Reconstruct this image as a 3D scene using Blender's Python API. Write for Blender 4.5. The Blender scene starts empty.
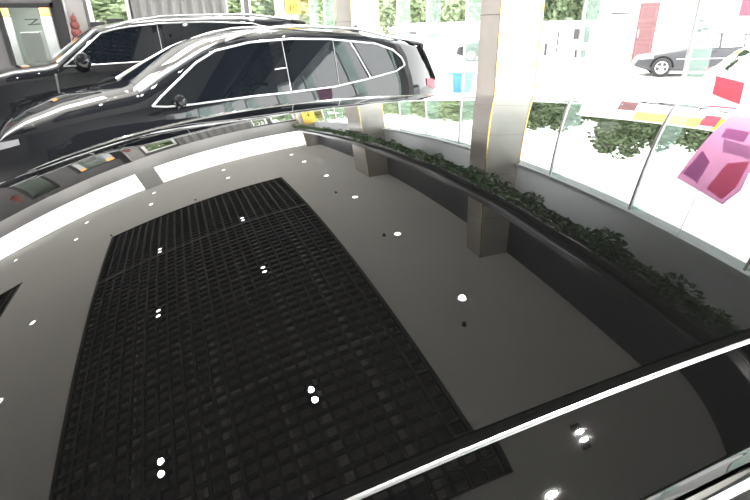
import bpy, math, random
from mathutils import Vector, Matrix
random.seed(7)
R = math.radians
sc = bpy.context.scene
col = sc.collection

# ------------------------------------------------------------------ helpers
class MB:
    """collects quads, boxes, tubes; build() links them as ONE mesh object"""
    def __init__(s): s.v = []; s.f = []
    def add(s, vs, fs):
        b = len(s.v); s.v += [tuple(q) for q in vs]; s.f += [tuple(i + b for i in f) for f in fs]; return s
    def box(s, x0, x1, y0, y1, z0, z1):
        return s.add([(x0,y0,z0),(x1,y0,z0),(x1,y1,z0),(x0,y1,z0),(x0,y0,z1),(x1,y0,z1),(x1,y1,z1),(x0,y1,z1)],
            [(3,2,1,0),(4,5,6,7),(0,1,5,4),(1,2,6,5),(2,3,7,6),(3,0,4,7)])
    def quad(s, a, b, c, d): return s.add([a, b, c, d], [(0,1,2,3)])
    def grid(s, rows, closed=False):
        n, m = len(rows), len(rows[0]); vs = [q for r in rows for q in r]; fs = []
        for i in range(n-1):
            for j in range(m if closed else m-1):
                k = (j+1) % m; fs.append((i*m+j, i*m+k, (i+1)*m+k, (i+1)*m+j))
        return s.add(vs, fs)
    def tube(s, pts, r, n=8, squash=1.0, cap=True):
        pts = [Vector(q) for q in pts]; rows = []
        for i, q in enumerate(pts):
            t = (pts[min(i+1, len(pts)-1)] - pts[max(i-1, 0)]).normalized()
            a = t.cross(Vector((0,0,1)));  a = a.normalized() if a.length > 1e-4 else Vector((1,0,0))
            b = a.cross(t).normalized(); rr = r[i] if isinstance(r, (list, tuple)) else r
            rows.append([q + a*rr*math.cos(k*2*math.pi/n) + b*rr*squash*math.sin(k*2*math.pi/n) for k in range(n)])
        b0 = len(s.v); s.grid(rows, True)
        if cap:
            s.f.append(tuple(b0+k for k in range(n))); m = b0+(len(pts)-1)*n; s.f.append(tuple(m+n-1-k for k in range(n)))
        return s
    def disc(s, c, r, axis='z', n=20, r0=0):
        ps = []
        for k in range(n):
            a = k*2*math.pi/n; u, w = math.cos(a), math.sin(a)
            ps.append((u, w))
        def P(rad, u, w):
            return {'z': (c[0]+rad*u, c[1]+rad*w, c[2]), 'y': (c[0]+rad*u, c[1], c[2]+rad*w), 'x': (c[0], c[1]+rad*u, c[2]+rad*w)}[axis]
        if r0 == 0: return s.add([P(r,u,w) for u,w in ps], [tuple(range(n))])
        return s.grid([[P(r0,u,w) for u,w in ps], [P(r,u,w) for u,w in ps]], True)
    def lathe(s, c, prof, axis='z', n=24):
        rows = []
        for rad, t in prof:
            row = []
            for k in range(n):
                a = k*2*math.pi/n; u, w = rad*math.cos(a), rad*math.sin(a)
                row.append({'z': (c[0]+u, c[1]+w, c[2]+t), 'y': (c[0]+u, c[1]+t, c[2]+w)}[axis])
            rows.append(row)
        return s.grid(rows, True)
    def build(s, name, m, parent=None, smooth=False, loc=None):
        me = bpy.data.meshes.new(name); me.from_pydata(s.v, [], s.f); me.validate(); me.update()
        if smooth:
            for q in me.polygons: q.use_smooth = True
        o = bpy.data.objects.new(name, me); col.objects.link(o)
        if m is not None: me.materials.append(m)
        if parent is not None: o.parent = parent
        if loc is not None: o.location = loc
        return o
def fixn(o):
    import bmesh
    b = bmesh.new(); b.from_mesh(o.data); bmesh.ops.recalc_face_normals(b, faces=b.faces); b.to_mesh(o.data); b.free(); return o
def bevel(o, w, seg=2):
    md = o.modifiers.new('bevel', 'BEVEL'); md.width = w; md.segments = seg; md.limit_method = 'ANGLE'; return o
def tag(o, label=None, cat=None, group=None, kind=None):
    if label: o['label'] = label
    if cat: o['category'] = cat
    if group: o['group'] = group
    if kind: o['kind'] = kind
    return o
def empty(name, loc, rz=0, label=None, cat=None, group=None):
    o = bpy.data.objects.new(name, None); col.objects.link(o); o.location = loc; o.rotation_euler = (0,0,rz)
    o.empty_display_size = .1
    return tag(o, label, cat, group)
def copy_tree(o, parent=None):
    c = o.copy(); col.objects.link(c)
    if parent is not None: c.parent = parent
    for ch in list(o.children): copy_tree(ch, c)
    return c
def lerp(pl, x):
    if x <= pl[0][0]: return pl[0][1]
    for (a, b), (c, d) in zip(pl, pl[1:]):
        if x <= c: return b + (d-b)*(x-a)/(c-a) if c > a else d
    return pl[-1][1]

# ------------------------------------------------------------------ materials
def mat(name, c, rough=.5, metal=0, spec=.5, emit=0, coat=0, ecol=None, ior=1.5, noise=0, nscale=8, bump=0):
    m = bpy.data.materials.new(name); m.use_nodes = True; nt = m.node_tree; b = nt.nodes['Principled BSDF']
    b.inputs['Base Color'].default_value = (*c, 1); b.inputs['Roughness'].default_value = rough; b.inputs['Metallic'].default_value = metal
    b.inputs['Specular IOR Level'].default_value = spec; b.inputs['IOR'].default_value = ior; b.inputs['Coat Weight'].default_value = coat
    if emit: b.inputs['Emission Color'].default_value = (*(ecol or c), 1); b.inputs['Emission Strength'].default_value = emit
    if noise or bump:
        tc = nt.nodes.new('ShaderNodeTexCoord'); nz = nt.nodes.new('ShaderNodeTexNoise'); nz.inputs['Scale'].default_value = nscale
        nz.inputs['Detail'].default_value = 5
        nt.links.new(tc.outputs['Object'], nz.inputs['Vector'])
        if noise:
            mx = nt.nodes.new('ShaderNodeMix'); mx.data_type = 'RGBA'
            mx.inputs[6].default_value = (*[max(0, q*(1-noise)) for q in c], 1); mx.inputs[7].default_value = (*[min(1, q*(1+noise)) for q in c], 1)
            nt.links.new(nz.outputs['Fac'], mx.inputs[0]); nt.links.new(mx.outputs[2], b.inputs['Base Color'])
        if bump:
            bp = nt.nodes.new('ShaderNodeBump'); bp.inputs['Strength'].default_value = bump
            nt.links.new(nz.outputs['Fac'], bp.inputs['Height']); nt.links.new(bp.outputs['Normal'], b.inputs['Normal'])
    return m
def sheet_mat(name, c):
    m = bpy.data.materials.new(name); m.use_nodes = True; nt = m.node_tree; nt.nodes.clear(); L = nt.links.new
    o = nt.nodes.new('ShaderNodeOutputMaterial'); d = nt.nodes.new('ShaderNodeBsdfDiffuse'); t = nt.nodes.new('ShaderNodeBsdfTranslucent'); mx = nt.nodes.new('ShaderNodeMixShader')
    d.inputs[0].default_value = t.inputs[0].default_value = (*c, 1); mx.inputs[0].default_value = .7
    L(d.outputs[0], mx.inputs[1]); L(t.outputs[0], mx.inputs[2]); L(mx.outputs[0], o.inputs[0]); return m
def glass_mat(name, tint, refl=1.5, dark=0):
    m = bpy.data.materials.new(name); m.use_nodes = True; nt = m.node_tree; nt.nodes.clear()
    o = nt.nodes.new('ShaderNodeOutputMaterial'); t = nt.nodes.new('ShaderNodeBsdfTransparent'); t.inputs[0].default_value = (*tint, 1)
    g = nt.nodes.new('ShaderNodeBsdfGlossy'); g.inputs['Roughness'].default_value = 0; L = nt.links.new
    lw = nt.nodes.new('ShaderNodeLayerWeight'); lw.inputs[0].default_value = .5     # Schlick reflectance, the same from both sides of the sheet
    pw = nt.nodes.new('ShaderNodeMath'); pw.operation = 'POWER'; pw.inputs[1].default_value = 5; L(lw.outputs['Facing'], pw.inputs[0])
    fr = nt.nodes.new('ShaderNodeMath'); fr.operation = 'MULTIPLY_ADD'; fr.inputs[1].default_value = refl*.9; fr.inputs[2].default_value = .04*refl; L(pw.outputs[0], fr.inputs[0])
    mx = nt.nodes.new('ShaderNodeMixShader')
    if dark:        # a little scatter, as in thick green-edged glass
        df = nt.nodes.new('ShaderNodeBsdfTranslucent'); df.inputs[0].default_value = (.82,.95,.9,1); m2 = nt.nodes.new('ShaderNodeMixShader'); m2.inputs[0].default_value = dark
        L(t.outputs[0], m2.inputs[1]); L(df.outputs[0], m2.inputs[2]); t = m2
    L(fr.outputs[0], mx.inputs[0]); L(t.outputs[0], mx.inputs[1]); L(g.outputs[0], mx.inputs[2]); L(mx.outputs[0], o.inputs[0])
    return m
M = dict(
    roof=mat('black_roof_glass', (.004,.004,.004), .0, ior=1.52),
    paint=mat('black_paint', (.012,.013,.016), .02, ior=1.5, coat=.1),
    paint_near=mat('deep_black_paint', (.004,.004,.004), .02, ior=1.48),
    paint_grey=mat('dark_grey_paint', (.03,.03,.033), .25),
    paint_out=mat('weathered_black_paint', (.045,.045,.05), .3, spec=.35),
    paint_white=mat('white_paint', (.8,.8,.8), .15, coat=.5),
    rubber=mat('black_rubber', (.008,.008,.008), .6, spec=.15),
    seal=mat('matt_seal', (.008,.008,.008), .9, spec=0),
    tyre=mat('tyre_rubber', (.02,.02,.02), .8),
    chrome=mat('chrome', (.85,.85,.85), .08, 1),
    satin=mat('satin_aluminium', (.62,.62,.64), .3, 1),
    tint=mat('tinted_glass', (.006,.008,.011), .02, ior=1.5),
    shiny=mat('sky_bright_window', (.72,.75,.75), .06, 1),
    lamp_red=mat('red_lamp', (.48,.07,.10), .4, spec=.2),
    lamp_clear=mat('clear_lamp', (.65,.66,.7), .1, metal=.6),
    ceil=mat('ceiling_paint', (.80,.775,.745), .8, noise=.03, nscale=.6),
    grid=mat('black_slat', (.016,.016,.018), .5),
    plenum=mat('plenum_paint', (.40,.375,.34), .9, noise=.35, nscale=2),
    duct=mat('plenum_concrete', (.85,.80,.72), .9, noise=.3, nscale=3),
    wall=mat('grey_wall', (.60,.595,.595), .7, noise=.04, nscale=2),
    lintel=mat('pale_lintel', (.80,.84,.88), .6, noise=.03, nscale=1.5),
    pier=mat('grey_pier', (.27,.265,.26), .7, noise=.05, nscale=2),
    darkwall=mat('charcoal_cladding', (.10,.10,.105), .5, noise=.15, nscale=1.5),
    darkpanel=mat('charcoal_panel', (.075,.08,.095), .35, noise=.15, nscale=1.2),
    floor=mat('polished_floor_tile', (.82,.81,.79), .12, noise=.03, nscale=.8),
    marble=mat('tan_marble', (.50,.465,.435), .25, noise=.18, nscale=2.2),
    gold=mat('brass_trim', (.75,.55,.2), .25, 1),
    glass=glass_mat('clear_glass', (.97,.985,.98), .5),
    fin=glass_mat('green_glass_fin', (.84,.95,.91), .4, .09),
    white=mat('white_aluminium', (.85,.85,.84), .4),
    black=mat('black_frame', (.02,.02,.022), .4),
    curtain=mat('grey_curtain', (.19,.19,.19), .9),
    lamp=mat('lamp_disc', (1,1,1), .5, emit=34),
    leaf=mat('ivy_leaf', (.05,.10,.035), .6, noise=.5, nscale=5),
    rail=mat('black_steel_tube', (.10,.10,.108), .3),
    tree=mat('tree_leaf', (.11,.155,.075), .8, noise=.55, nscale=1.3),
    tree_washed=mat('washed_out_tree_leaf', (.27,.34,.19), .8, noise=.5, nscale=1.3),  # leaf green paled to hold the washed-out brightness of overexposed foliage
    trunk=mat('bark', (.12,.09,.06), .9),
    ground=mat('pale_concrete', (.62,.61,.59), .9, noise=.04, nscale=.4),
    bwall=mat('white_render', (.82,.81,.79), .9, noise=.03, nscale=1),
    brown=mat('brown_door_paint', (.13,.055,.06), .5, noise=.15, nscale=4),
    browntrim=mat('brown_door_moulding', (.19,.09,.09), .4),
    red=mat('red_panel', (.75,.03,.06), .5),
    maroon=mat('maroon_panel', (.22,.03,.05), .5),
    yellow=mat('bright_yellow', (.85,.62,.01), .5),
    paleyellow=mat('pale_yellow', (.62,.62,.10), .6),
    banner=mat('yellow_banner', (.85,.58,.10), .7),
    bannertext=mat('brown_lettering', (.30,.14,.02), .7),
    bluebin=mat('blue_plastic', (.06,.22,.62), .45),
    pink=sheet_mat('pink_poster', (.90,.60,.77)),
    purple=sheet_mat('purple_print', (.78,.56,.76)), rose=sheet_mat('rose_print', (.92,.52,.62)), lilac=sheet_mat('lilac_print', (.84,.70,.84)),
    orange=mat('orange_lamp_shade', (.9,.42,.12), .6, emit=.5),
    redthing=mat('red_cloth', (.13,.03,.025), .7, noise=.4, nscale=14),
    inner=mat('pale_green_room', (.40,.44,.40), .8),
    print_grey=mat('grey_print', (.03,.03,.032), .8), print_blue=mat('blue_print', (.25,.36,.7), .8), print_cyan=mat('cyan_print', (.4,.72,.78), .8),
    mark=mat('black_decal', (.03,.03,.03), .6),
)

# ------------------------------------------------------------------ measurements (metres)
CZ = 1.72; HC = 5.31; XF = 3.80; YB = 16.11; XL = -10.5; YN = -6.0
P = dict(z0=.1573, u0=.4354, v0=.7771, a=.1120, b=.0917, a3=-.0510, b4=-.0041, uv=-.0243, a4=.0128, vn=.1745, vnb=-.0188, vf=1.6268, vfb=.0327)
def roof_z(x, y):
    u, v = x-P['u0'], y-P['v0']
    return CZ-P['z0']-P['a']*u*u-P['b']*v*v-P['a3']*u**3-P['b4']*v**4-P['uv']*u*v-P['a4']*u**4
def near_y(x): return P['vn']+P['vnb']*(x-P['u0'])**2
def far_y(x): return P['vf']+P['vfb']*(x-P['u0'])**2

# ------------------------------------------------------------------ camera
f_px = 501.5881
CF = (0.327729, 0.851982, -0.408314); CR = (0.929917, -0.367232, -0.019875); CD = (-0.166879, -0.373185, -0.912625)
cam = bpy.data.cameras.new('camera'); co = bpy.data.objects.new('camera', cam); col.objects.link(co)
cam.sensor_width = 36; cam.lens = f_px/750*36; cam.clip_start = .01; cam.clip_end = 400
co.matrix_world = Matrix(((CR[0], -CD[0], -CF[0], 0), (CR[1], -CD[1], -CF[1], 0), (CR[2], -CD[2], -CF[2], CZ), (0,0,0,1)))
sc.camera = co

# ------------------------------------------------------------------ the near car, whose black roof fills the picture
car = empty('black_car', (.9, .9, 0), 0, 'black car in front whose glossy panoramic roof mirrors the ceiling', 'car')
def carpart(mb, name, m, smooth=True):
    o = mb.build(name, m, None, smooth); o.parent = car; o.location = (-.9, -.9, 0); return o
X0, X1 = -.78, 2.5
xs = [X0+(X1-X0)*i/150 for i in range(151)]
g = MB(); rows = []
for x in xs:
    a, b = near_y(x), far_y(x)-.008
    rows.append([(x, a+(b-a)*j/80, roof_z(x, a+(b-a)*j/80)) for j in range(81)])
g.grid(rows); carpart(g, 'roof_glass', M['roof'])
g = MB()       # rubber seal in the gap between the glass and the bright moulding
g.grid([[(x, near_y(x)+.001, roof_z(x, near_y(x))-.0006), (x, near_y(x)-.002, roof_z(x, near_y(x))-.003), (x, near_y(x)-.0052, roof_z(x, near_y(x))-.003), (x, near_y(x)-.0068, roof_z(x, near_y(x))-.0012)] for x in xs])
g.grid([[(x, far_y(x)-.009, roof_z(x, far_y(x))-.0005), (x, far_y(x)+.004, roof_z(x, far_y(x))-.004)] for x in xs])
carpart(g, 'roof_seal', M['seal'])
g = MB()       # flat bright strip along the near edge, rounded bead along the far edge
g.grid([[(x, near_y(x)+b_, roof_z(x, near_y(x))+c_) for b_, c_ in ((-.0066,-.0014),(-.0088,-.0020),(-.0089,-.0032))] for x in xs])
carpart(g, 'roof_moulding', M['satin'])
g = MB(); g.tube([(x, far_y(x)+.005, roof_z(x, far_y(x))-.001) for x in xs[::2]], .005, 10); carpart(g, 'roof_moulding', M['chrome'])
RW = .052
def rail_pt(x, t, s):
    fn = near_y if s < 0 else far_y; y = fn(x); w = RW*t
    drop = .27*t+.08*t*t+(2.2*(t-.95) if t > .95 else 0)
    return (x, y+s*(w+.0085), roof_z(x, y)-.0030-RW*drop)
for s in (-1, 1):
    g = MB(); g.grid([[rail_pt(x, j/36, s) for j in range(37)] for x in xs]); carpart(g, 'roof_rail', M['paint_near'])
    g = MB(); rr_ = [[Vector(rail_pt(x, 1.0, s))+Vector((0, s*a_, b_)) for a_, b_ in ((.0005,-.003),(.0015,-.002),(.006,-.008),(.0065,-.011),(.005,-.014))] for x in xs[::3]]
    g.grid(rr_); carpart(g, 'window_trim', M['chrome'])
    g = MB(); g.grid([[Vector(rail_pt(x, 1.0, s))+Vector((0, s*a_, b_)) for a_, b_ in ((.005,-.013),(.0068,-.018),(.007,-.026),(.004,-.030))] for x in xs[::3]]); carpart(g, 'window_seal', M['rubber'])
    g = MB()
    def belt_y(x): return .9+s*(1.0-.05*(x-.9)**2*.3)
    g.grid([[tuple((Vector(rail_pt(x, 1.0, s))+Vector((0, s*.004, -.027))).lerp(Vector((x, belt_y(x), 1.0)), j/6)) for j in range(7)] for x in xs[::5]])
    carpart(g, 'side_window', M['tint'])
    g = MB(); rows = []
    for i in range(41):
        x = -2.5+5.7*i/40; k = 1-.30*abs((x-.4)/2.95)**5; yy = .9+s*1.0*k
        top = 1.0 if -1.2 < x < 2.9 else .86 if x < -1.2 else .98
        rows.append([(x, .9+s*.98*k, top), (x, yy+s*.02, top-.06), (x, yy+s*.045, .7), (x, yy+s*.03, .4), (x, .9+s*.92*k, .24)])
    g.grid(rows); carpart(g, 'body_side', M['paint'])
g = MB()
g.grid([[(X0-(.75)*i/8, near_y(X0)+(far_y(X0)-near_y(X0))*j/10*1.0+(.0), roof_z(X0, near_y(X0)+(far_y(X0)-near_y(X0))*j/10)*(1-i/8)+.98*(i/8)+.03*math.sin(math.pi*i/8)) for j in range(11)] for i in range(9)])
carpart(g, 'windshield', M['tint'])
g = MB(); g.grid([[(-1.45-1.05*i/8, .9+1.0*(1-.30*abs((-1.45-1.05*i/8-.4)/2.95)**5)*(-1+j/5), .90+.1*math.cos((i/8)*1.4)-.05*(-1+j/5)**2) for j in range(11)] for i in range(9)])
carpart(g, 'bonnet', M['paint'])
g = MB(); g.grid([[(X1+(.55)*i/6, near_y(X1)+(far_y(X1)-near_y(X1))*j/10, roof_z(X1, near_y(X1)+(far_y(X1)-near_y(X1))*j/10)*(1-i/6)+.98*(i/6)) for j in range(11)] for i in range(7)])
carpart(g, 'back_glass', M['tint'])
g = MB(); g.box(-2.45, 3.15, .1, 1.7, .22, .85); carpart(g, 'underbody', M['rubber'], False)
def wheel(parent, cx, cy, r, s, alloy):
    w = MB(); w.lathe((0,0,0), [(r*.66,-.1),(r*.93,-.11),(r,-.07),(r,.07),(r*.93,.11),(r*.66,.1),(r*.62,.04),(r*.62,-.04),(r*.66,-.1)], 'y', 32)
    t = w.build('wheel', M['tyre'], parent, True, (cx, cy, r)); 
    a = MB(); yo = s*.085
    a.lathe((0,0,0), [(r*.66, yo), (r*.58, yo), (r*.56, yo-s*.05)], 'y', 32); a.disc((0, yo-s*.06, 0), r*.57, 'y'); a.disc((0, yo, 0), r*.16, 'y')
    for k in range(5):
        q = k*2*math.pi/5+.3; c_, s_ = math.cos(q), math.sin(q); wd = r*.09
        a.quad((c_*r*.1-s_*wd, yo, s_*r*.1+c_*wd), (c_*r*.6-s_*wd*.7, yo, s_*r*.6+c_*wd*.7), (c_*r*.6+s_*wd*.7, yo, s_*r*.6-c_*wd*.7), (c_*r*.1+s_*wd, yo, s_*r*.1-c_*wd))
    a.build('rim', alloy, t)
for cx in (-1.65, 2.25):
    for s in (-1, 1):
        wheel(car, cx-.9, s*.95, .35, s, M['satin'])

# ------------------------------------------------------------------ the other cars
def make_car(root, L, W, top, beltl, roofmax, glass_up, glass_lo, cuts, screen, back, lamp_f, lamp_r, paint, wheels=(.9, 3.75), wr=.37,
             trim=None, handles=(), fin=None, rails=None, pillar_glint=None, rear_plan=.30, lean=.20, detail=True, bottom=.24, seams=(), moulding=None, glass=None, mirror=1.0, spoiler=None, hatch_edge=None):
    """x runs nose to tail, y is across, z up; the near flank is y < 0"""
    H = W/2; glass = glass or M['tint']
    def plan(x):
        t = x/L; a = max(0, (.16-t)/.16); b = max(0, (t-.84)/.16); return 1-.34*a**2.2-rear_plan*b**2.0
    def topz(x): return lerp(top, x)
    def belt(x): return lerp(beltl, x)
    def ys(x, z):
        bz = belt(x); w = H*plan(x)
        if z <= bz:
            t = (bz-z)/bz; return w*(1-.035*(1-min(1, t/.35))**2-.10*max(0, t-.45)**1.5*1.6)
        return w*(.965-lean*((z-bz)/(roofmax-bz)))
    NX = 90; rows = []; stn = []
    # stations are packed where the outline turns
    base = [L*i/NX for i in range(NX+1)]
    for x in base:
        zt = topz(x); crown = min(.10, .045+.05*min(1, max(0, zt-.6))); ze = zt-crown
        zb = bottom+.12*max(0, (.10-x/L)/.10)+.14*max(0, (x/L-.9)/.1); zb = min(zb, ze-.05)
        side = [(ys(x, zb+(ze-zb)*j/11), zb+(ze-zb)*j/11) for j in range(12)]
        cap = [(side[-1][0]*math.cos(a)**.8, ze+crown*math.sin(a)) for a in [math.pi/2*j/8 for j in range(1, 8)]]+[(0, zt)]
        half = side+cap
        rows.append([(x, -y, z) for y, z in half]+[(x, y, z) for y, z in half[-2::-1]])
    g = MB(); g.grid(rows); m = len(rows[0])
    g.f.append(tuple(range(m))); g.f.append(tuple(NX*m+m-1-k for k in range(m)))
    for i in range(NX): g.f.append((i*m, (i+1)*m, (i+1)*m+m-1, i*m+m-1))
    b = fixn(g.build('body', paint, root, True))
    def pt(x, z, s, e): return (x, s*(ys(x, z)+e), z)
    def up(x): return lerp(glass_up, x)
    def lo(x): return lerp(glass_lo, x)
    for s in (-1, 1):
        for (a, c, skew_a, skew_c) in cuts:
            g = MB(); n = 14; rws = []
            for i in range(n+1):
                r_ = []
                for j in range(7):
                    xa, xc = a+skew_a*(j/6), c+skew_c*(j/6); x = xa+(xc-xa)*i/n
                    z = lo(x)+.012+(max(up(x)-lo(x)-.024, .001))*j/6; r_.append(pt(x, z, s, .010))
                rws.append(r_)
            g.grid(rws); fixn(g.build('side_window', glass, root, True))
        if trim:
            pl = [(x, z) for x, z in glass_up]; g = MB(); g.tube([pt(x, z, s, .008) for x, z in pl], .011, 8)
            g.tube([pt(x, z, s, .008) for x, z in glass_lo], .009, 8); g.build('window_trim', trim, root, True)
            for x0_, z0_, x1_, z1_, r_ in seams:
                g = MB(); g.tube([pt(x0_+(x1_-x0_)*k/4, z0_+(z1_-z0_)*k/4, s, .010) for k in range(5)], r_, 6); g.build('pillar_trim_and_glint', M['satin'], root, True)
        if moulding:
            g = MB(); g.tube([pt(moulding[0]+(moulding[1]-moulding[0])*k/8, moulding[2]+(moulding[3]-moulding[2])*k/8, s, .004) for k in range(9)], .016, 6); g.build('side_moulding', M['satin'], root, True)
        for hx, hz in handles:
            g = MB(); g.tube([pt(hx+.02*k, hz+.004*k, s, .018+.012*math.sin(k/10*math.pi)) for k in range(11)], .012, 6); g.build('door_handle', paint if detail else M['black'], root, True)
        for nm, lmp, mt in (('headlamp', lamp_f, M['lamp_clear']), ('tail_lamp', lamp_r, M['lamp_red'])):
            if not lmp: continue
            g = MB(); rws = []
            for i in range(9):
                x = lmp[0]+(lmp[1]-lmp[0])*i/8
                rws.append([pt(x, lerp(lmp[2], x)+(lerp(lmp[3], x)-lerp(lmp[2], x))*j/4, s, .008) for j in range(5)])
            g.grid(rws); fixn(g.build(nm, mt, root, True))
        if detail:   # door mirror
            mx, mz = glass_lo[0][0]+.22, lo(glass_lo[0][0]+.22)+.06
            g = MB(); c = Vector(pt(mx, mz, s, .16)); rws = []
            for i in range(9):
                a = math.pi*i/8; rws.append([(c.x-.07*mirror*math.cos(a), c.y+.115*mirror*math.sin(a)*math.cos(q*math.pi/6)*s, c.z+.075*mirror*math.sin(a)*math.sin(q*math.pi/6)) for q in range(12)])
            g.grid(rws, True); g.tube([pt(mx-.02, mz-.05, s, .0), (c.x, c.y-s*.05, c.z-.05)], .02, 6)
            o = fixn(g.build('door_mirror', paint, root, True))
            g = MB(); g.tube([(c.x+.03*math.cos(q), c.y+.11*s*math.cos(q*1.0), c.z-.045*mirror) for q in [math.pi*k/8 for k in range(9)]], .008, 6); g.build('mirror_trim', M['chrome'], o, True)
        for cx in wheels:
            wheel(root, cx, s*(H*.93), wr, s, M['satin'] if detail else M['white'])
            g = MB(); yy = ys(cx, wr)*s+s*.004
            g.add([(cx, yy, wr)]+[(cx+(wr+.06)*math.cos(k*math.pi/16), (ys(cx, wr+(wr+.06)*math.sin(k*math.pi/16)*.9)*s+s*.006), wr+(wr+.06)*math.sin(k*math.pi/16)) for k in range(17)], [(0, k, k+1) for k in range(1, 17)])
            g.build('wheel_arch', M['rubber'], root)
    for nm, rng_ in (('windshield', screen), ('back_glass', back)):
        if not rng_: continue
        g = MB(); rws = []
        for i in range(11):
            x = rng_[0]+(rng_[1]-rng_[0])*i/10; zt = topz(x); crown = min(.10, .045+.05*min(1, max(0, zt-.6))); ze = zt-crown; w = ys(x, ze)
            rws.append([(x, -w*math.cos(a)**.8 if a <= math.pi/2 else w*math.cos(math.pi-a)**.8, ze+crown*math.sin(a)+.007) for a in [R(28)+R(124)*j/14 for j in range(15)]])
        g.grid(rws); fixn(g.build(nm, glass, root, True))
    if pillar_glint:  # satin bar added in place of the white reflection along the windscreen pillar
        for s in (-1, 1):
            pts = []
            for k in range(9):
                x = pillar_glint[0]+(pillar_glint[1]-pillar_glint[0])*k/8; zt = topz(x); crown = min(.10, .045+.05*min(1, max(0, zt-.6))); ze = zt-crown; w = ys(x, ze)
                a = R(30); pts.append((x, s*w*math.cos(a)**.8, ze+crown*math.sin(a)+.010))
            g = MB(); g.tube(pts, [.028-.014*k/8 for k in range(9)], 8); g.build('pillar_glint_bar', M['satin'], root, True)
    if spoiler:
        g = MB(); rws = []
        for i in range(6):
            x = spoiler[0]+(spoiler[1]-spoiler[0])*i/5; zt = topz(spoiler[0])+(topz(4.42 if L < 5 else 4.9)-topz(spoiler[0]))*i/5; w = ys(x, zt-.08)*1.0
            up_ = [(x, w*math.sin(R(-80)+R(160)*j/10), zt+.004-.06*(1-math.cos(R(-80)+R(160)*j/10))) for j in range(11)]
            th = .015+.03*i/5; rws.append(up_+[(a, b, c-th) for a, b, c in up_[::-1]])
        g.grid(rws, True); m = len(rws[0]); b0 = 5*m; g.f.append(tuple(b0+k for k in range(m))); fixn(g.build('tailgate_spoiler', M['rubber'], root, True))
    if hatch_edge:
        for s in (-1, 1):
            g = MB(); g.tube([pt(x, z, s, .0) for x, z in hatch_edge], [.03,.035,.03], 8); g.build('hatch_edge', M['rubber'], root, True)
    if rails:
        for s in (-1, 1):
            pts = []
            for k in range(17):
                x = rails[0]+(rails[1]-rails[0])*k/16; zt = topz(x); w = ys(x, zt-.07)
                pts.append((x, s*w*.90, zt-.035+.045*min(1, 4*min(k/16, 1-k/16))))
            g = MB(); g.tube(pts, .016, 8); g.build('roof_bar', M['satin'], root, True)
    if fin:
        z = topz(fin)-.01
        g = MB(); g.add([(fin-.02, -.03, z), (fin-.02, .03, z), (fin+.17, -.025, z-.02), (fin+.17, .025, z-.02), (fin+.13, -.006, z+.095), (fin+.13, .006, z+.095), (fin+.17, 0, z+.06)],
            [(0,1,5,4),(0,4,6,2),(1,3,6,5),(4,5,6),(2,6,3)]); g.build('antenna_fin', M['paint'], root)
    return root

al = R(10)
def on_flank(org, W, a): return (org[0]-math.sin(a)*W/2, org[1]+math.cos(a)*W/2, 0)
W2 = 1.88
suv = empty('black_crossover', on_flank((-1.5, 4.77), W2, al), al, 'black crossover beside the near car with bright window trim and shark fin', 'car')
make_car(suv, 4.75, W2,
    [(0,.62),(.06,.84),(.18,.97),(.35,1.05),(.65,1.14),(1.0,1.20),(1.27,1.24),(1.52,1.38),(1.93,1.585),(2.10,1.64),(2.34,1.69),(2.7,1.715),(3.0,1.72),(3.4,1.70),(3.7,1.675),(4.18,1.60),(4.42,1.555),(4.50,1.44),(4.60,1.25),(4.68,1.13),(4.72,.98),(4.75,.62)],
    [(0,.80),(.4,.98),(1.3,1.06),(2.3,1.08),(3.2,1.11),(4.1,1.17),(4.75,1.15)], 1.72,
    [(1.36,1.10),(1.46,1.18),(1.82,1.44),(2.02,1.535),(2.36,1.595),(2.78,1.615),(3.23,1.60),(3.78,1.54),(4.0,1.465),(4.10,1.38),(4.13,1.30)],
    [(1.36,1.10),(1.48,1.085),(1.71,1.085),(2.30,1.11),(2.65,1.115),(3.20,1.135),(3.64,1.19),(4.0,1.245),(4.13,1.30)],
    [(1.46,2.56,0,0),(2.72,3.24,0,0),(3.27,3.62,0,-.15),(3.68,4.10,-.17,-.02)], (1.30,2.05), (4.46,4.66),
    (.12,.30,[(.12,.83),(.30,.88)],[(.12,.89),(.30,.925)]), (4.50,4.735,[(4.5,1.05),(4.73,.97)],[(4.5,1.13),(4.73,1.10)]), M['paint'],
    wheels=(.88,3.74), trim=M['satin'], handles=((2.35,.97),(3.35,1.0)), fin=3.86, rails=(2.15,4.15), pillar_glint=(1.28,2.10),
    seams=((2.70,1.12,2.70,1.61,.004),(2.57,1.34,2.70,1.35,.007),(3.255,1.14,3.27,1.60,.003),(3.65,1.19,3.47,1.57,.011)), mirror=.72, spoiler=(4.30,4.54), hatch_edge=((4.44,1.50),(4.52,1.36),(4.70,1.10)))  # the short level bar across the door pillar stands for a white reflection
W1 = 1.98
suv1 = empty('black_suv', on_flank((-2.6, 7.7), W1, al), al, 'large black SUV with roof bars parked behind the crossover', 'car')
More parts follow.
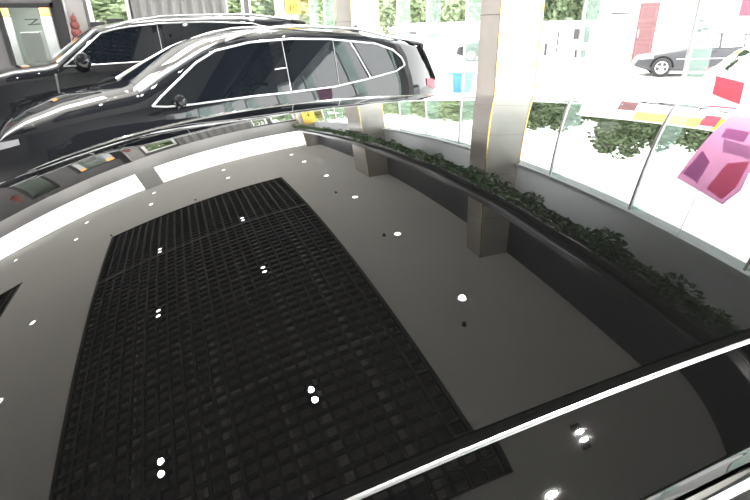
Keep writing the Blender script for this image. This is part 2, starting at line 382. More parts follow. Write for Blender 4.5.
make_car(suv1, 5.12, W1,
    [(0,.7),(.06,.95),(.2,1.12),(.45,1.22),(.8,1.30),(1.2,1.33),(1.30,1.36),(1.85,1.765),(2.0,1.80),(2.35,1.86),(2.75,1.89),(3.4,1.905),(3.95,1.905),(4.6,1.885),(4.9,1.84),(4.98,1.72),(5.06,1.3),(5.1,1.0),(5.12,.7)],
    [(0,.95),(.5,1.2),(1.4,1.28),(5.12,1.31)], 1.90,
    [(1.40,1.315),(1.92,1.70),(2.10,1.745),(2.3,1.775),(2.7,1.81),(3.3,1.82),(4.05,1.79),(4.25,1.74),(4.35,1.62),(4.38,1.36)],
    [(1.40,1.315),(1.6,1.315),(2.7,1.33),(4.38,1.36)],
    [(1.55,2.58,0,0),(2.72,3.62,0,0),(3.74,4.34,-.04,-.06)], (1.33,1.86), (4.96,5.06),
    (.1,.5,[(.1,.95),(.5,1.05)],[(.1,1.05),(.5,1.10)]), (4.85,5.1,[(4.85,1.05),(5.1,1.0)],[(4.85,1.3),(5.1,1.2)]), M['paint'],
    wheels=(.95,4.05), wr=.39, trim=M['satin'], handles=((2.3,1.16),(3.4,1.18)), rails=(2.1,4.75), pillar_glint=(1.34,1.9),
    seams=((2.65,1.33,2.66,1.81,.004),), mirror=1.45, spoiler=(4.75,5.04))
g = MB(); g.box(-.012,.012,-.01,.01,-.14,.15); v = g.build('fender_vent', M['satin'], suv1); v.location = (1.27, -W1/2-.004, 1.08); v.rotation_euler = (0, R(4), 0)

sa = R(-41)
sed = empty('black_sedan', (15.2-math.sin(sa)*.85, 13.9+math.cos(sa)*.85, -.1), sa, 'black sedan parked outside before the white building', 'car')
make_car(sed, 4.45, 1.7,
    [(0,.45),(.08,.62),(.3,.70),(.8,.80),(1.25,.88),(1.45,.93),(2.0,1.34),(2.3,1.43),(2.9,1.43),(3.3,1.36),(3.85,1.04),(4.3,1.0),(4.42,.85),(4.45,.5)],
    [(0,.62),(1.3,.86),(4.45,.96)], 1.43,
    [(1.55,.90),(2.05,1.28),(2.35,1.35),(2.9,1.35),(3.25,1.27),(3.6,.99)], [(1.55,.90),(3.6,.97)],
    [(1.64,2.36,0,0),(2.44,3.05,0,0),(3.1,3.5,0,-.25)], (1.5,2.05), (3.35,3.85),
    (.12,.5,[(.12,.55),(.5,.60)],[(.12,.64),(.5,.70)]), (4.0,4.4,[(4.0,.72),(4.4,.72)],[(4.0,.9),(4.4,.9)]), M['paint_out'], wheels=(.80,3.45), wr=.31, detail=False, bottom=.2,
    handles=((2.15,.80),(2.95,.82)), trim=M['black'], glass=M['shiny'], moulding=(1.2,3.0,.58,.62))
wa = R(-48)
wc_ = empty('white_hatchback', (5.7-math.sin(wa)*.88+4.1*math.cos(wa), 4.2+math.cos(wa)*.88+4.1*math.sin(wa), -.1), wa+math.pi, 'white hatchback with red tail lamp just outside the glass', 'car')
make_car(wc_, 4.1, 1.76,
    [(0,.5),(.1,.75),(.5,.9),(1.1,1.02),(1.9,1.48),(2.3,1.56),(2.9,1.58),(3.4,1.56),(3.62,1.50),(3.75,1.40),(3.88,1.26),(3.97,1.22),(4.05,1.0),(4.08,.8),(4.1,.5)],
    [(0,.75),(1.1,1.0),(4.1,1.08)], 1.58,
    [(1.25,1.03),(1.95,1.42),(2.3,1.48),(2.9,1.49),(3.2,1.45),(3.45,1.15)], [(1.25,1.03),(3.45,1.10)],
    [(1.4,2.2,0,0),(2.3,2.95,0,0)], (1.15,1.9), (3.68,3.88),
    (.12,.5,[(.12,.7),(.5,.8)],[(.12,.8),(.5,.92)]), (3.72,3.99,[(3.72,.92),(3.99,1.01)],[(3.72,1.15),(3.99,1.21)]), M['paint_white'], wheels=(.75,3.3), wr=.31, detail=False,
    handles=((2.0,.95),(2.8,.97)))
ga = R(-30)
gc = empty('grey_hatchback', (14.6, 25.2, -.1), ga, 'dark grey car outside mostly hidden behind the marble column', 'car')
make_car(gc, 4.2, 1.76,
    [(0,.5),(.1,.75),(.5,.9),(1.1,1.02),(1.9,1.48),(2.3,1.60),(2.9,1.62),(3.4,1.60),(3.85,1.45),(4.1,1.0),(4.2,.5)],
    [(0,.75),(1.1,1.0),(4.2,1.08)], 1.62,
    [(1.25,1.03),(1.95,1.45),(2.3,1.52),(2.9,1.53),(3.3,1.49),(3.6,1.15)], [(1.25,1.03),(3.6,1.10)],
    [(1.4,2.2,0,0),(2.3,2.95,0,0)], (1.15,1.9), (3.5,3.95),
    (.12,.5,[(.12,.7),(.5,.8)],[(.12,.8),(.5,.92)]), None, M['paint_grey'], wheels=(.75,3.3), wr=.31, detail=False)

# ------------------------------------------------------------------ the room
def struct(mb, name, m, parent=None, smooth=False):
    o = mb.build(name, m, parent, smooth)
    if parent is None: o['kind'] = 'structure'
    return o
g = MB(); g.box(XL, XF+.15, YN, YB+.1, -.12, 0); struct(g, 'floor', M['floor'])
GRIDS = ((-2.87, 1.46, .12, 11.20), (-9.60, -5.27, .12, 11.35))
g = MB(); T = HC+.14
g.box(XL, XF+.2, YN, .12, HC, T); g.box(XL, XF+.2, 11.35, YB+.2, HC, T); g.box(-2.87, 1.46, 11.2, 11.35, HC, T)
g.box(XL, -9.60, .12, 11.35, HC, T); g.box(-5.27, -2.87, .12, 11.35, HC, T); g.box(1.46, XF+.2, .12, 11.35, HC, T)
struct(g, 'ceiling', M['ceil'])
for gi, (x0, x1, y0, y1) in enumerate(GRIDS):
    g = MB(); h0, h1 = T-.01, HC+.75     # dark void above the open grid
    g.box(x0-.05, x0, y0, y1, h0, h1); g.box(x1, x1+.05, y0, y1, h0, h1); g.box(x0, x1, y0-.05, y0, h0, h1); g.box(x0, x1, y1, y1+.05, h0, h1); g.box(x0-.05, x1+.05, y0-.05, y1+.05, h1, h1+.05)
    rc = g.build('ceiling_recess', M['plenum']); rc['kind'] = 'structure'
    g = MB()
    for yy, w in ((4.15,.13),(6.4,.10),(8.3,.10),(2.3,.12),(.6,.12)): g.box(x0, x1, yy-w/2, yy+w/2, HC+.30, HC+.42)
    for k, w in ((.16,.10),(.37,.12),(.43,.12),(.60,.08),(.71,.12),(.87,.10)): xx = x0+(x1-x0)*k; g.box(xx-w/2, xx+w/2, y0, y1, HC+.43, HC+.52)
    g.build('recess_beams', M['duct'], rc)
    gr = empty('ceiling_grid', ((x0+x1)/2, (y0+y1)/2, HC), 0, ('black open-cell slatted ceiling grid seen whole in the car roof mirror', 'black open-cell ceiling grid with just a corner at left edge of the mirror')[gi], 'ceiling grid', 'black grids set in the pale ceiling')
    cx, cy = (x0+x1)/2, (y0+y1)/2; g = MB(); st = .124; n = 25
    for k in range(1, n):
        xx = x0-cx+(x1-x0)*k/n; g.box(xx-.019, xx+.019, y0-cy, y1-cy, .0, .07)
    m_ = int((y1-y0)/.173)
    for k in range(1, m_):
        yy = y0-cy+(y1-y0)*k/m_; g.box(x0-cx, x1-cx, yy-.017, yy+.017, .010, .07)
    g.build('slats', M['grid'], gr)
    g = MB(); g.box(x0-cx, x1-cx, 8.42-cy, 8.46-cy, -.02, .0); g.build('cable_channel', M['pier'], gr)
    g = MB(); w = .04
    g.box(x0-cx-w, x0-cx+.01, y0-cy-w, y1-cy+w, -.012, .06); g.box(x1-cx-.01, x1-cx+w, y0-cy-w, y1-cy+w, -.012, .06)
    g.box(x0-cx-w, x1-cx+w, y0-cy-w, y0-cy+.01, -.012, .06); g.box(x0-cx-w, x1-cx+w, y1-cy-.01, y1-cy+w, -.012, .06)
    g.build('grid_frame', M['grid'], gr)

# lights in the ceiling
def downlight_parts(root):
    g = MB(); g.lathe((0,0,0), [(.053,-.002),(.08,-.010),(.085,-.004),(.085,0)], 'z', 24); g.build('trim_ring', M['white'], root, True)
    g = MB(); g.lathe((0,0,0), [(.0005,-.004),(.054,-.004)], 'z', 24); g.build('lens', M['lamp'], root)
proto = None
def downlight(x, y, label):
    global proto
    if proto is None:
        proto = empty('downlight', (x, y, HC)); downlight_parts(proto); o = proto
    else: o = copy_tree(proto)
    o.location = (x, y, HC); tag(o, label, 'ceiling light', 'round downlights in the pale ceiling')
    return o
ordn = ['nearest the back wall', 'second from the back wall', 'third from the back wall', 'fourth from the back wall', 'fifth from the back wall', 'sixth from the back wall', 'seventh from the back wall', 'eighth from the back wall']
ROWS = ((2.47, (14.4, 12.65, 10.33, 8.2, 6.06, 3.98), 'in the long row beside the glass front'),
        (.26, (14.7, 13.06), 'in the short row above the black grid'),
        (-2.0, (14.8, 13.12), 'in the row left of the white strip gap'),
        (-4.15, (14.7, 12.95, 8.27, 6.11), 'in the row between the two black grids'),
        (-6.4, (14.6, 12.82), 'in the row at far left of the mirror'))
spots = []
for x, ys_, words in ROWS:
    for k, y in enumerate(ys_):
        downlight(x, y, 'round downlight '+ordn[k]+' '+words); spots.append((x, y))
downlight(1.75, -.47, 'round downlight mirrored in the black rail below the bright moulding'); spots.append((1.75, -.47))
tproto = None; twins = []
def twin(x, y, label):
    global tproto
    if tproto is None:
        o = tproto = empty('twin_spotlight', (x, y, HC))
        g = MB(); g.box(-.05,.05,-.24,.24,-.006,.05); g.build('spotlight_tray', M['grid'], o)
        for dy in (-.075, .075):
            g = MB(); g.lathe((0,dy,0), [(.036,-.008),(.044,-.03),(.046,.0)], 'z', 20); h_ = g.build('spot_head', M['black'], o, True)
            g = MB(); g.lathe((0,dy,0), [(.0005,-.02),(.036,-.02)], 'z', 20); g.build('spot_lens', M['lamp'], h_)
    else: o = copy_tree(tproto)
    o.location = (x, y, HC); tag(o, label, 'spotlight', 'twin spotlights in the black grid'); return o
for x, side in ((-1.61, 'left'), (.13, 'right')):
    for y, w in ((8.65, 'farthest from the bottom edge'), (6.15, 'midway down the grid'), (3.28, 'closest to the bottom edge')):
        twin(x, y, 'pair of small lit spots in %s column of the grid, %s' % (side, w)); twins.append((x, y))
for x, y, w in ((2.27, .2, 'mirrored in the rail below the bright moulding'),):
    twin(x, y, 'pair of small lit spots '+w); twins.append((x, y))
twin(-1.61, .9, 'pair of small lit spots in the left column beyond the lower picture edge')
for x, y, w in ((2.22, 8.74, 'beside the third last downlight toward the back'), (2.24, 6.11, 'beside the fifth downlight of the long row'), (2.21, 3.51, 'next to the biggest looking downlight'), (-2.94, 11.42, 'at the upper left corner of the black grid'), (-.75, 11.55, 'above the top edge of the black grid')):
    g = MB(); g.lathe((0,0,0), [(.032,0),(.03,-.012),(.012,-.014),(.010,-.04),(.022,-.044),(.022,-.048),(.001,-.05)], 'z', 14)
    o = g.build('ceiling_sprinkler', M['black'], None, True, (x, y, HC)); tag(o, 'small dark ceiling sprinkler head '+w, 'sprinkler', 'sprinkler heads in the ceiling')

sp = bpy.data.lights.new('downlight_beam', 'SPOT'); sp.energy = 620; sp.spot_size = R(105); sp.spot_blend = 1.0; sp.shadow_soft_size = .042; sp.color = (1,.965,.93)
st_ = bpy.data.lights.new('spot_beam', 'SPOT'); st_.energy = 330; st_.spot_size = R(105); st_.spot_blend = 1.0; st_.shadow_soft_size = .03; st_.color = (1,.965,.93)
for (x, y) in spots:
    o = bpy.data.objects.new('downlight_beam', sp); col.objects.link(o); o.location = (x, y, HC-.02)
for (x, y) in twins:
    for dy in (-.075, .075):
        o = bpy.data.objects.new('spot_beam', st_); col.objects.link(o); o.location = (x, y+dy, HC-.035)

# back wall
ZD, ZS = 3.15, 4.10
openings = [(-5.25,-4.35,0,2.75), (-3.66,-2.36,0,2.40), (-1.62,-.62,.9,2.85), (1.86,2.36,.5,2.95), (2.50,3.32,.5,2.95)]
g = MB(); x = XL
for a, b, z0, z1 in openings:
    g.box(x, a, YB, YB+.2, 0, ZD); g.box(a, b, YB, YB+.2, z1, ZD)
    if z0 > 0: g.box(a, b, YB, YB+.2, 0, z0)
    x = b
g.box(x, XF+.2, YB, YB+.2, 0, ZD)
wb = struct(g, 'wall_back', M['darkwall'])
g = MB(); g.box(XL, XF+.2, YB, YB+.2, ZD, ZS); g.box(XL, XF+.2, YB-.06, YB, ZD-.05, ZD+.02); g.build('upper_band', M['wall'], wb)
g = MB(); g.box(-2.36,-1.74,YB-.02,YB+.2,ZS,HC); g.build('strip_pier', M['wall'], wb)
g = MB(); g.box(-2.3,3.4,YB-.012,YB+.0,0,1.9); 
g = MB()
for a, b in ((XL,-2.36),(-1.74,XF)):
    g.box(a, b, YB+.08, YB+.10, ZS, HC)
w_ = struct(g, 'window_1', M['glass'])
g = MB(); g.box(XL, XF, YB-.01, YB+.06, HC-.03, HC); g.box(XL, XF, YB-.03, YB+.06, ZS-.02, ZS+.01); g.build('window_frame', M['white'], w_)
def framed(nm, x0, x1, z0, z1, fw, mf, mullions=()):
    g = MB(); g.box(x0+fw, x1-fw, YB+.06, YB+.075, z0+fw, z1-fw); w = struct(g, nm, M['glass'])
    g = MB(); g.box(x0, x0+fw, YB-.02, YB+.12, z0, z1); g.box(x1-fw, x1, YB-.02, YB+.12, z0, z1); g.box(x0, x1, YB-.02, YB+.12, z1-fw, z1); g.box(x0, x1, YB-.02, YB+.12, z0, z0+fw)
    for mx in mullions: g.box(mx-.03, mx+.03, YB-.01, YB+.1, z0, z1)
    g.build('frame', mf, w); return w
framed('window_2', -1.62, -.62, .9, 2.85, .09, M['white'])
framed('window_3', 1.86, 2.36, .5, 2.95, .05, M['white'])
framed('window_4', 2.50, 3.32, .5, 2.95, .06, M['white'])
d1 = framed('door_1', -3.66, -2.36, 0, 2.40, .10, M['black'])
g = MB(); g.tube([(-2.62,YB-.05,.9),(-2.62,YB-.05,1.35)], .015); g.build('door_handle', M['satin'], d1)
g = MB()     # black zigzag mark printed on the door glass
for (ax, az, bx, bz) in ((-3.10,2.03,-2.80,2.04),(-2.83,2.03,-3.02,1.90),(-3.05,1.915,-2.78,1.93)):
    g.tube([(ax,YB+.05,az),(bx,YB+.05,bz)], .022, 6, .6)
g.build('door_decal', M['mark'], d1)
d2 = framed('door_2', -5.25, -4.35, 0, 2.75, .09, M['black'])
g = MB(); g.box(-2.36,-2.16,YB-.16,YB,0,3.1); struct(g, 'trim_1', M['black'])
g = MB(); g.box(-2.10,-1.70,YB-.06,YB,0,3.12); struct(g, 'trim_2', M['pier'])
g = MB(); g.tube([(-2.13,YB-.09,.0),(-2.13,YB-.09,3.1)], .035, 10); o = g.build('wall_pipe', M['wall'], None, True); tag(o, 'thin grey vertical pipe beside the dark door post', 'pipe')
# passage behind the glass door
for nm, bx in (('wall_passage', (-6.2,-2.0,20.0,20.1,0,3)), ('wall_passage', (-6.3,-6.2,YB+.2,20.1,0,3)), ('wall_passage', (-2.05,-1.95,YB+.2,20.1,0,3)), ('ceiling_passage', (-6.3,-1.95,YB+.2,20.1,2.9,3.0)), ('floor_passage', (-6.3,-1.95,YB+.2,20.1,-.09,0))):
    g = MB(); g.box(*bx); struct(g, nm, M['inner'])
for x, nm in ((-4.10,'left'),(-3.05,'right')):
    g = MB(); g.box(-.13,.13,-.06,.06,-.26,.26); o = bevel(g.build('wall_lantern', M['orange'], None, False, (x, 18.9, 2.43)), .02); tag(o, 'orange glowing panel in the %s corner of the glass door' % nm, 'lamp', 'orange panels behind the glass door')
    g = MB(); g.box(-.14,.14,-.05,.07,-2.43,-.27); o2 = g.build('lantern_post', M['wall'], o)
def cabinet(x, y, w, h, label):
    r = empty('white_cabinet', (x,y,0), 0, label, 'cabinet')
    g = MB(); g.box(-w/2,w/2,-.2,.2,0,h); bevel(g.build('carcass', M['white'], r), .01)
    for s in (-1,1):
        g = MB(); g.box(s*w/4-w/4+.01, s*w/4+w/4-.01, -.215,-.2,.05,h-.03); dd = g.build('cabinet_door', M['white'], r)
        g = MB(); g.box(s*.03-.006,s*.03+.006,-.235,-.215,h*.5,h*.5+.12); g.build('cabinet_handle', M['satin'], dd)
cabinet(-3.42, 18.3, .5, 1.75, 'white cabinet seen through the glass door')
cabinet(-2.75, 19.2, .4, 1.9, 'narrow pale cabinet deeper inside behind the glass door')
pl_ = bpy.data.lights.new('passage_fill', 'AREA'); pl_.shape = 'RECTANGLE'; pl_.size = 1.2; pl_.size_y = .3; pl_.energy = 90  # unseen fill lamp added to brighten the room behind the glass door
o = bpy.data.objects.new('passage_fill', pl_); col.objects.link(o); o.location = (-3.6, 18.2, 2.86)
# red object hung on the wall by the door, and its twin farther left
def red_hanging(x, z, label):
    g = MB()
    for k, (r_, dz) in enumerate(((.07,.36),(.11,.22),(.13,.05),(.15,-.13))):
        g.lathe((0,0,dz), [(.002,.10),(r_*.8,.07),(r_,.0),(r_*.8,-.08),(.002,-.10)], 'z', 12)
    g.tube([(0,0,.44),(0,.24,.52)], .01, 6); g.tube([(0,0,-.2),(0,0,-.42)], [.06,.02], 8)
    o = g.build('hanging_ornament', M['redthing'], None, True, (x, YB-.24, z)); tag(o, label, 'ornament', 'red hanging ornaments on the back wall')
red_hanging(-1.97, 1.66, 'dull red knobbly ornament hanging between glass door and window')
red_hanging(-5.42, 2.0, 'red ornament by the farther glass door, seen only in the mirror')
for x0, x1, z1, nm in ((-1.60,-1.27,1.95,'left'),(-1.22,-.80,2.02,'right')):
    g = MB(); g.box(x0,x1,YB-.32,YB-.10,z1-.5,z1); g.box((x0+x1)/2-.05,(x0+x1)/2+.05,YB-.25,YB-.15,.02,z1-.5); g.box(x0+.05,x1-.05,YB-.33,YB-.08,0,.03)
    o = bevel(g.build('display_stand', M['black']), .008); tag(o, '%s black display box standing before the leafy window' % nm, 'display', 'black boxes before the window')
# grey curtain
g = MB(); rws = []
for i in range(221):
    x = -.56+2.42*i/220; y = YB-.14+.055*math.sin(x*24)+.02*math.sin(x*9.3+1); rws.append([(x, y, .04), (x, y+.01*math.sin(i), 1.5), (x, y, 3.08)])
g.grid(rws); cu = g.build('curtain', M['curtain'], None, True); tag(cu, 'grey pleated curtain covering the middle of the back wall', 'curtain')
g = MB(); g.tube([(-.62,YB-.14,3.10),(1.90,YB-.14,3.10)], .02, 8); g.build('curtain_rod', M['satin'], cu)

# other walls
g = MB(); g.box(XL-.2, XL, YN, YB+.2, 0, HC); struct(g, 'wall_left', M['wall'])
g = MB(); g.box(XL-.2, XF+.2, YN-.2, YN, 0, HC); struct(g, 'wall_front', M['wall'])
# columns
def column(nm, x0, x1, y0, y1):
    g = MB(); g.box(x0, x1, y0, y1, 0, HC); 
    c = g.build(nm, M['marble']); c['kind'] = 'structure'
    for (x, y) in ((x0,y0),(x1,y0)):
        g = MB(); g.box(x-.007, x+.007, y-.007, y+.007, 0, HC); g.build('corner_strip', M['gold'], c)
    for z in (.9, 1.8, 2.7, 3.6, 4.5):
        g = MB(); g.box(x0-.001, x1+.001, y0-.0015, y1, z-.003, z+.003); g.build('stone_joint', M['darkwall'], c)
    return c
c1 = column('column', 3.28, 3.80, 4.80, 5.18)
c2 = column('column', 3.28, 3.80, 9.45, 10.35)
c3 = column('column', 3.30, 3.80, 15.62, YB)
# glass front
ZH = 3.40
def pane_run(y0, y1, n):
    out = []
    for k in range(n): out.append((y0+(y1-y0)*k/n, y0+(y1-y0)*(k+1)/n))
    return out
runs = pane_run(-6.0, 1.8, 6)+[(1.8,3.0),(3.0,4.2),(4.2,4.80)]+[(5.18,6.36),(6.36,7.5),(7.5,8.6),(8.6,9.45)]+pane_run(10.35, 15.62, 4)
noFin = {4.80, 9.45, 15.62}
for k, (a, b) in enumerate(runs):
    g = MB(); g.box(XF, XF+.015, a+.004, b-.004, .02, ZH-.03); w = struct(g, 'window_%d' % (k+5), M['glass'])
    if round(b, 2) not in noFin:
        g = MB(); g.box(XF+.02, XF+.24, b-.012, b+.012, .02, ZH); g.build('glass_fin', M['fin'], w)
        g = MB(); g.box(XF-.004, XF+.02, b-.012, b+.012, .02, ZH); g.build('sealant_joint', M['white'], w)
g = MB(); g.box(XF-.02, XF+.14, YN, YB, ZH, 3.98); g.box(XF-.06, XF+.16, YN, YB, ZH-.02, ZH+.05); struct(g, 'wall_right', M['lintel'])
g = MB()
for a, b in ((YN,4.80),(5.18,9.45),(10.35,15.62)):
    g.box(XF-.03, XF+.14, a, b, 3.98, HC)
struct(g, 'trim_3', M['darkpanel'])
# planter rail with ivy that runs along the glass front before the columns
rl = empty('planter_rail', (3.2, 5, 3.85), 0, 'black double-tube rail running along the top of the glass front', 'rail')
for z, r_, dx in ((3.76,.045,0),(3.97,.05,0)):
    g = MB(); g.tube([(dx, YN-5+i*(YB-YN)/60, z-3.85+.012*math.sin(i*1.3)) for i in range(61)], r_, 10); g.build('rail_tube', M['rail'], rl, True)
g = MB(); g.box(.03,.06,YN-5,YB-5,-.12,.30); g.build('rail_plate', M['rail'], rl)
for y in (4.99, 9.9, 15.85, .5, -3.5):
    g = MB(); g.box(.0,.6 if y in (.5,-3.5) else .085,y-5-.03,y-5+.03,-.02,.04); g.build('rail_bracket', M['rail'], rl)
def leaf_cloud(g, c, rad, n, size, squash=(1,1,1), rnd=random):
    for _ in range(n):
        while True:
            q = Vector((rnd.uniform(-1,1), rnd.uniform(-1,1), rnd.uniform(-1,1)))
            if q.length < 1: break
        q = q.normalized()*(q.length**.4); p = Vector(c)+Vector((q.x*rad*squash[0], q.y*rad*squash[1], q.z*rad*squash[2]))
        a = Vector((rnd.uniform(-1,1), rnd.uniform(-1,1), rnd.uniform(-.6,.6))).normalized(); b = a.cross(Vector((rnd.uniform(-1,1), rnd.uniform(-1,1), rnd.uniform(-1,1)))).normalized()
        s = size*rnd.uniform(.6,1.3)
        g.add([p-a*s, p-b*s*.55+a*s*.1, p+a*s, p+b*s*.55+a*s*.1], [(0,1,2,3)])
g = MB(); y = YN+.2
while y < YB-.3:
    r_ = random.uniform(.08,.125); leaf_cloud(g, (3.12+random.uniform(-.02,.02), y, 3.62+random.uniform(-.05,.03)), r_, 60, .032, (.75,1.3,1.0)); y += .13
    if random.random() < .22: leaf_cloud(g, (3.12, y, 3.52), .11, 50, .032, (.6,1,1.2))
leaf_cloud(g, (3.08, 2.55, 3.50), .17, 150, .036)
leaf_cloud(g, (3.05, 8.9, 3.60), .20, 150, .036)
iv = g.build('ivy_garland', M['leaf']); tag(iv, 'green ivy garland draped under the black rail', 'ivy')
# poster hung on the glass
po = empty('pink_poster', (3.70, 2.36, 2.1), 0, 'pink and purple poster hanging by one corner on the glass, mirrored at right', 'poster')
def ppoly(pts, nm, m, dx, t=.006):
    g = MB(); n = len(pts); g.add([(dx, a, b) for a, b in pts]+[(dx+t, a, b) for a, b in pts], [tuple(range(n)), tuple(range(2*n-1, n-1, -1))]+[(k, k+n, (k+1)%n+n, (k+1)%n) for k in range(n)])
    return fixn(g.build(nm, m, po))
ppoly([(.23,.55),(-.22,.66),(-.29,.42),(-.27,.10),(-.30,-.63),(.08,-.63)], 'poster_sheet', M['pink'], 0)
ppoly([(.19,.46),(.04,.52),(.03,.20),(.13,.08)], 'printed_patch', M['purple'], -.004, .003)
ppoly([(-.05,.55),(-.20,.60),(-.25,.40),(-.24,.05),(-.10,.15)], 'printed_patch', M['rose'], -.004, .003)
ppoly([(.02,-.16),(-.27,-.14),(-.27,.02),(-.02,.02)], 'printed_patch', M['lilac'], -.004, .003)
ppoly([(.05,-.35),(-.12,-.35),(-.12,-.18),(.05,-.18)], 'printed_patch', M['purple'], -.004, .003)
g = MB(); g.tube([(0,0,.56),(.0,.0,1.28)], .003, 6); g.build('poster_cord', M['white'], po)
# yellow banner with two characters by the far column
bn = empty('yellow_banner', (3.66, YB-.55, 2.0), 0, 'narrow yellow banner with brown characters by the far corner column', 'banner')
g = MB(); g.box(-.22,.20,-.005,.005,.06,1.55); g.build('banner_cloth', M['banner'], bn)
g = MB()
def stroke(g, a, b, w=.02):
    g.tube([(a[0],-.012,a[1]),(b[0],-.012,b[1])], w, 6, .5)
for a, b in (((-.09,.50),(.09,.50)),((-.11,.58),(.11,.58)),((-.09,.66),(.09,.66)),((0,.40),(0,.74))): stroke(g, a, b)
g.build('banner_character', M['bannertext'], bn)
g = MB()
for a, b in (((-.12,.30),(-.04,.30)),((-.12,.14),(-.04,.17)),((-.08,.30),(-.08,.15)),((-.12,.23),(-.05,.23)),((.0,.32),(.1,.32)),((0,.32),(0,.2)),((.1,.32),(.1,.26)),((0,.26),(.1,.26)),((0,.2),(.12,.2)),((.12,.2),(.1,.12)),((.0,.15),(.07,.15))): stroke(g, a, b, .013)
g.build('banner_character', M['bannertext'], bn)

# ------------------------------------------------------------------ outside
g = MB(); g.box(-60, 120, -80, 140, -.3, -.1); struct(g, 'ground', M['ground'])
# building: local s axis to the right, y=0 front face
ba = R(-38)
bd = empty('white_building', (19.6, 19.0, -.1), ba, 'low white building with yellow fascia across the yard', 'building')
g = MB(); g.box(-.85, 9, 0, 2.6, 0, 4.0); g.box(-.95, 9.1, -.1, 2.7, 3.96, 4.1); g.build('building_wall', M['bwall'], bd)
g = MB(); g.box(-.60,.22,-.08,0,2.08,2.14); g.build('ledge', M['print_grey'], bd)
g = MB(); g.box(.55,1.33,-.06,.02,0,2.50); dr = g.build('building_door', M['brown'], bd)
g = MB()
for z0, z1 in ((.15,.9),(1.05,1.6),(1.75,2.35)):
    for a, b, c, d in ((.65,1.23,z0,z0+.03),(.65,1.23,z1-.03,z1),(.65,.68,z0,z1),(1.20,1.23,z0,z1)): g.box(a,b,-.075,-.06,c,d)
g.build('door_moulding', M['browntrim'], dr)
g = MB(); g.box(.62,.66,-.10,-.06,1.1,1.4); g.build('door_handle', M['satin'], dr)
g = MB(); g.box(1.45,4.35,-.16,0,2.58,3.95); g.build('fascia_board', M['paleyellow'], bd)
g = MB(); g.box(5.05,6.3,-.16,0,2.2,3.9); g.build('fascia_panel', M['yellow'], bd)
rs = empty('red_sign', (19.6+4.72*math.cos(ba)+.2*math.sin(ba), 19.0+4.72*math.sin(ba)-.2*math.cos(ba), 0), ba, 'red sign board on the white building at the top right', 'sign')
g = MB(); g.box(-.32,.33,-.05,.05,1.78,3.45); g.build('sign_board', M['red'], rs)
nb = empty('notice_board', (19.6+3.15*math.cos(ba)+.03*math.sin(ba), 19.0+3.15*math.sin(ba)-.03*math.cos(ba), 0), ba, 'white wall notice with faded black lettering above the sedan', 'notice')
g = MB(); g.box(-.32,.32,-.02,0,1.1,2.4); g.build('notice_sheet', M['bwall'], nb)
for k, (x0, x1, z0, z1) in enumerate(((-.12,.12,1.98,2.28),(-.2,.2,1.70,1.76),(-.18,.02,1.56,1.68),(-.06,.06,1.42,1.48),(-.26,.02,1.16,1.32),(.04,.28,1.22,1.36))):
    g = MB(); g.box(x0,x1,-.035,-.02,z0,z1); g.build('lettering', M['maroon'] if k == 0 else M['print_grey'], nb)
# white gate and fence
def fence(nm, a, b, h, label, cat, every=.14, marks=()):
    a, b = Vector(a), Vector(b); d = b-a; L = d.length; r = empty(nm, (a.x, a.y, -.1), math.atan2(d.y, d.x), label, cat)
    g = MB(); g.box(0,L,-.03,.03,h-.08,h); g.box(0,L,-.03,.03,.1,.16); g.box(0,L,-.02,.02,h*.55,h*.55+.04)
    n = int(L/every)
    for k in range(n+1): x = L*k/n; g.box(x-.015,x+.015,-.015,.015,.05,h)
    g.build('fence_bars', M['white'], r)
    for x in (0, L*.33, L*.66, L):
        g = MB(); g.box(x-.06,x+.06,-.06,.06,0,h+.1); g.build('fence_post', M['white'], r)
    g = MB(); g.box(0,L,.03,.05,.05,h-.02); g.build('fence_sheet', M['white'], r)
    for x, w, z0, z1, m in marks:
        g = MB(); g.box(x,x+w,-.05,-.03,z0,z1); g.build('faded_poster', m, r)
fence('yard_gate', (15.6,21.9), (18.78,19.6), 1.85, 'white yard gate with faded posters left of the building', 'gate',
      marks=((.62,.05,1.2,1.6,M['print_grey']),(.95,.04,.7,1.6,M['print_grey']),(1.5,.35,1.0,1.65,M['print_cyan']),(1.62,.12,.35,.9,M['print_grey']),(2.15,.06,.5,1.5,M['print_grey']),(2.3,.22,.95,1.5,M['print_blue']),(2.85,.4,1.05,1.5,M['print_grey']),(3.3,.25,.9,1.6,M['print_grey']),(3.0,.5,.25,.6,M['print_grey'])))
fence('boundary_fence', (25.5,58), (20.0,28.6), 1.95, 'long white fence along the tree line across the yard', 'fence', .3,
      marks=((4,5,.9,1.2,M['print_grey']),(12,4,.8,1.1,M['print_grey'])))
bi = empty('blue_bin', (7.93, 13.28, -.1), R(-30), 'blue plastic bin standing outside left of the near column', 'bin')
g = MB(); a_, b_ = .25,.30
g.add([(-a_,-a_*.8,0),(a_,-a_*.8,0),(a_,a_*.8,0),(-a_,a_*.8,0),(-b_,-b_*.8,.5),(b_,-b_*.8,.5),(b_,b_*.8,.5),(-b_,b_*.8,.5)], [(3,2,1,0),(0,1,5,4),(1,2,6,5),(2,3,7,6),(3,0,4,7)])
bevel(g.build('bin_body', M['bluebin'], bi), .015)
g = MB(); g.box(-.36,.36,-.27,.27,.5,.56); bevel(g.build('bin_rim', M['bluebin'], bi), .012)
for x in (-.18,-.06,.06,.18):
    g = MB(); g.box(x-.012,x+.012,-.245,-.2,.06,.48); g.build('bin_rib', M['bluebin'], bi)
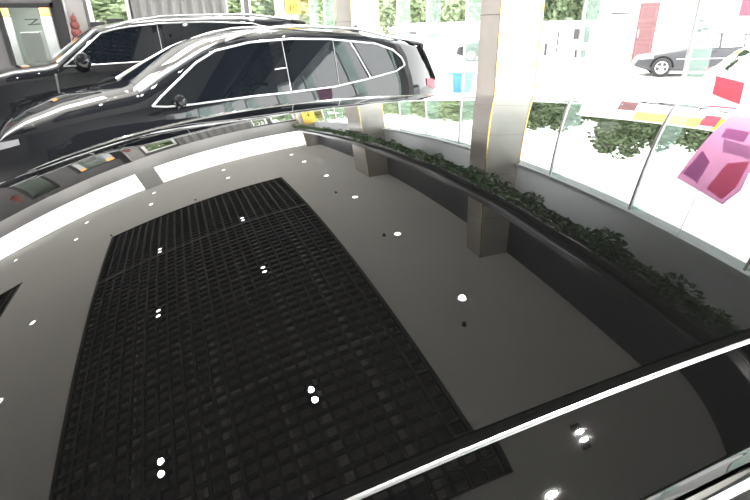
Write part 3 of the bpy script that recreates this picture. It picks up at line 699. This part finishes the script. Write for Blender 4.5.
# trees
def tree_mesh(seed):
    rnd = random.Random(seed); g = MB()
    for k in range(42):
        a = rnd.uniform(0, 6.28); r_ = rnd.uniform(.0,1)**.6*2.5; z = rnd.uniform(1.2, 6.6); r_ *= math.sin(math.pi*min(.93, max(.12, (z-.3)/7.2)))**.7
        leaf_cloud(g, (r_*math.cos(a), r_*math.sin(a), z), rnd.uniform(.7,1.2), 130, .24, rnd=rnd)
    t = MB(); t.tube([(0,0,0),(.05,.02,1.5),(0,.1,3.5),(.1,0,5.2)], [.17,.13,.09,.04], 8)
    for q in (0,2.1,4.2): t.tube([(0,.05,2.2),(math.cos(q)*.9,math.sin(q)*.9,3.6),(math.cos(q)*1.6,math.sin(q)*1.6,4.6)], [.07,.05,.02], 6)
    return g, t
protos = []
def tree(x, y, s, sz, k, label, rz=0, pale=False):
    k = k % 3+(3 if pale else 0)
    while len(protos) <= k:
        r = empty('yard_tree', (x,y,-.1)); a, t = tree_mesh(11+len(protos) % 3); a.build('crown', M['tree'] if len(protos) < 3 else M['tree_washed'], r); t.build('trunk', M['trunk'], r, True); protos.append([r, False])
    if not protos[k][1]: o = protos[k][0]; protos[k][1] = True
    else: o = copy_tree(protos[k][0])
    o.location = (x, y, -.1); o.scale = (s, s, sz); o.rotation_euler = (0,0,rz); tag(o, label, 'tree', 'trees around the yard')
def far_tree(tx, ty, h, w, k, label, sc_=1.35, pale=False):
    x, y = 1.3+(tx-1.3)*sc_, 1.2+(ty-1.2)*sc_; hh = (h-1.5)*sc_+1.6
    tree(x, y, w*sc_/6.0, hh/7.6, k, label, k*1.3, pale)
far_tree(22,27.6,8.3,4.2,0,'tall tree right behind the column in the roof mirror')
far_tree(22,24.6,8.0,4.2,1,'tree behind the white gate, left of the white building')
far_tree(22,22.0,5.3,3.6,2,'low tree in the dip of the tree line above the building')
far_tree(22,19.3,8.9,4.0,0,'tallest broad tree behind the building door')
far_tree(22,17.2,7.6,3.8,1,'tree behind the yellow fascia')
far_tree(22,14.6,6.4,3.4,2,'tree behind the red sign and pink poster')
far_tree(22,12.0,6.8,4.0,0,'tree at the far right beyond the poster',1.55)
for k, (tx, ty, h) in enumerate(((22,52,8.0),(22,44,8.6),(22,38.5,8.8),(22,34,7.8))):
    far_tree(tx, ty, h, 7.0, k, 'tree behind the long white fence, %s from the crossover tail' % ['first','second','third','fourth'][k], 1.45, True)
for k, (x, y, s, w) in enumerate(((-.9,22.5,.9,'seen through the window beside the door'),(2.6,23,.8,'seen through the narrow windows by the curtain'),(6.3,24.5,1.0,'seen between the yellow banner and the second column'),(9.6,30,1.1,'seen left of the second column, farther out'))):
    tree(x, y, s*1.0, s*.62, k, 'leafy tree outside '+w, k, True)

# ------------------------------------------------------------------ daylight
wd = bpy.data.worlds.new('overcast_sky'); sc.world = wd; wd.use_nodes = True
bg = wd.node_tree.nodes['Background']; bg.inputs[0].default_value = (1.0,.99,.985,1); bg.inputs[1].default_value = 8.5
def portal(x, y, z, sx, sy, rot):
    l = bpy.data.lights.new('daylight_portal', 'AREA'); l.shape = 'RECTANGLE'; l.size = sx; l.size_y = sy; l.cycles.is_portal = True
    o = bpy.data.objects.new('daylight_portal', l); col.objects.link(o); o.location = (x,y,z); o.rotation_euler = rot
portal(XF+.35, (YN+YB)/2, 1.7, 3.4, YB-YN, (0, R(90), 0))
portal((XL+XF)/2, YB+.15, (ZS+HC)/2, XF-XL, HC-ZS, (R(-90), 0, 0))
vs = sc.view_settings; vs.view_transform = 'Standard'; vs.look = 'None'; vs.gamma = 1; vs.exposure = .15; vs.use_curve_mapping = False
sc.cycles.use_denoising = True; sc.cycles.max_bounces = 10; sc.cycles.transparent_max_bounces = 16; sc.cycles.sample_clamp_indirect = 6
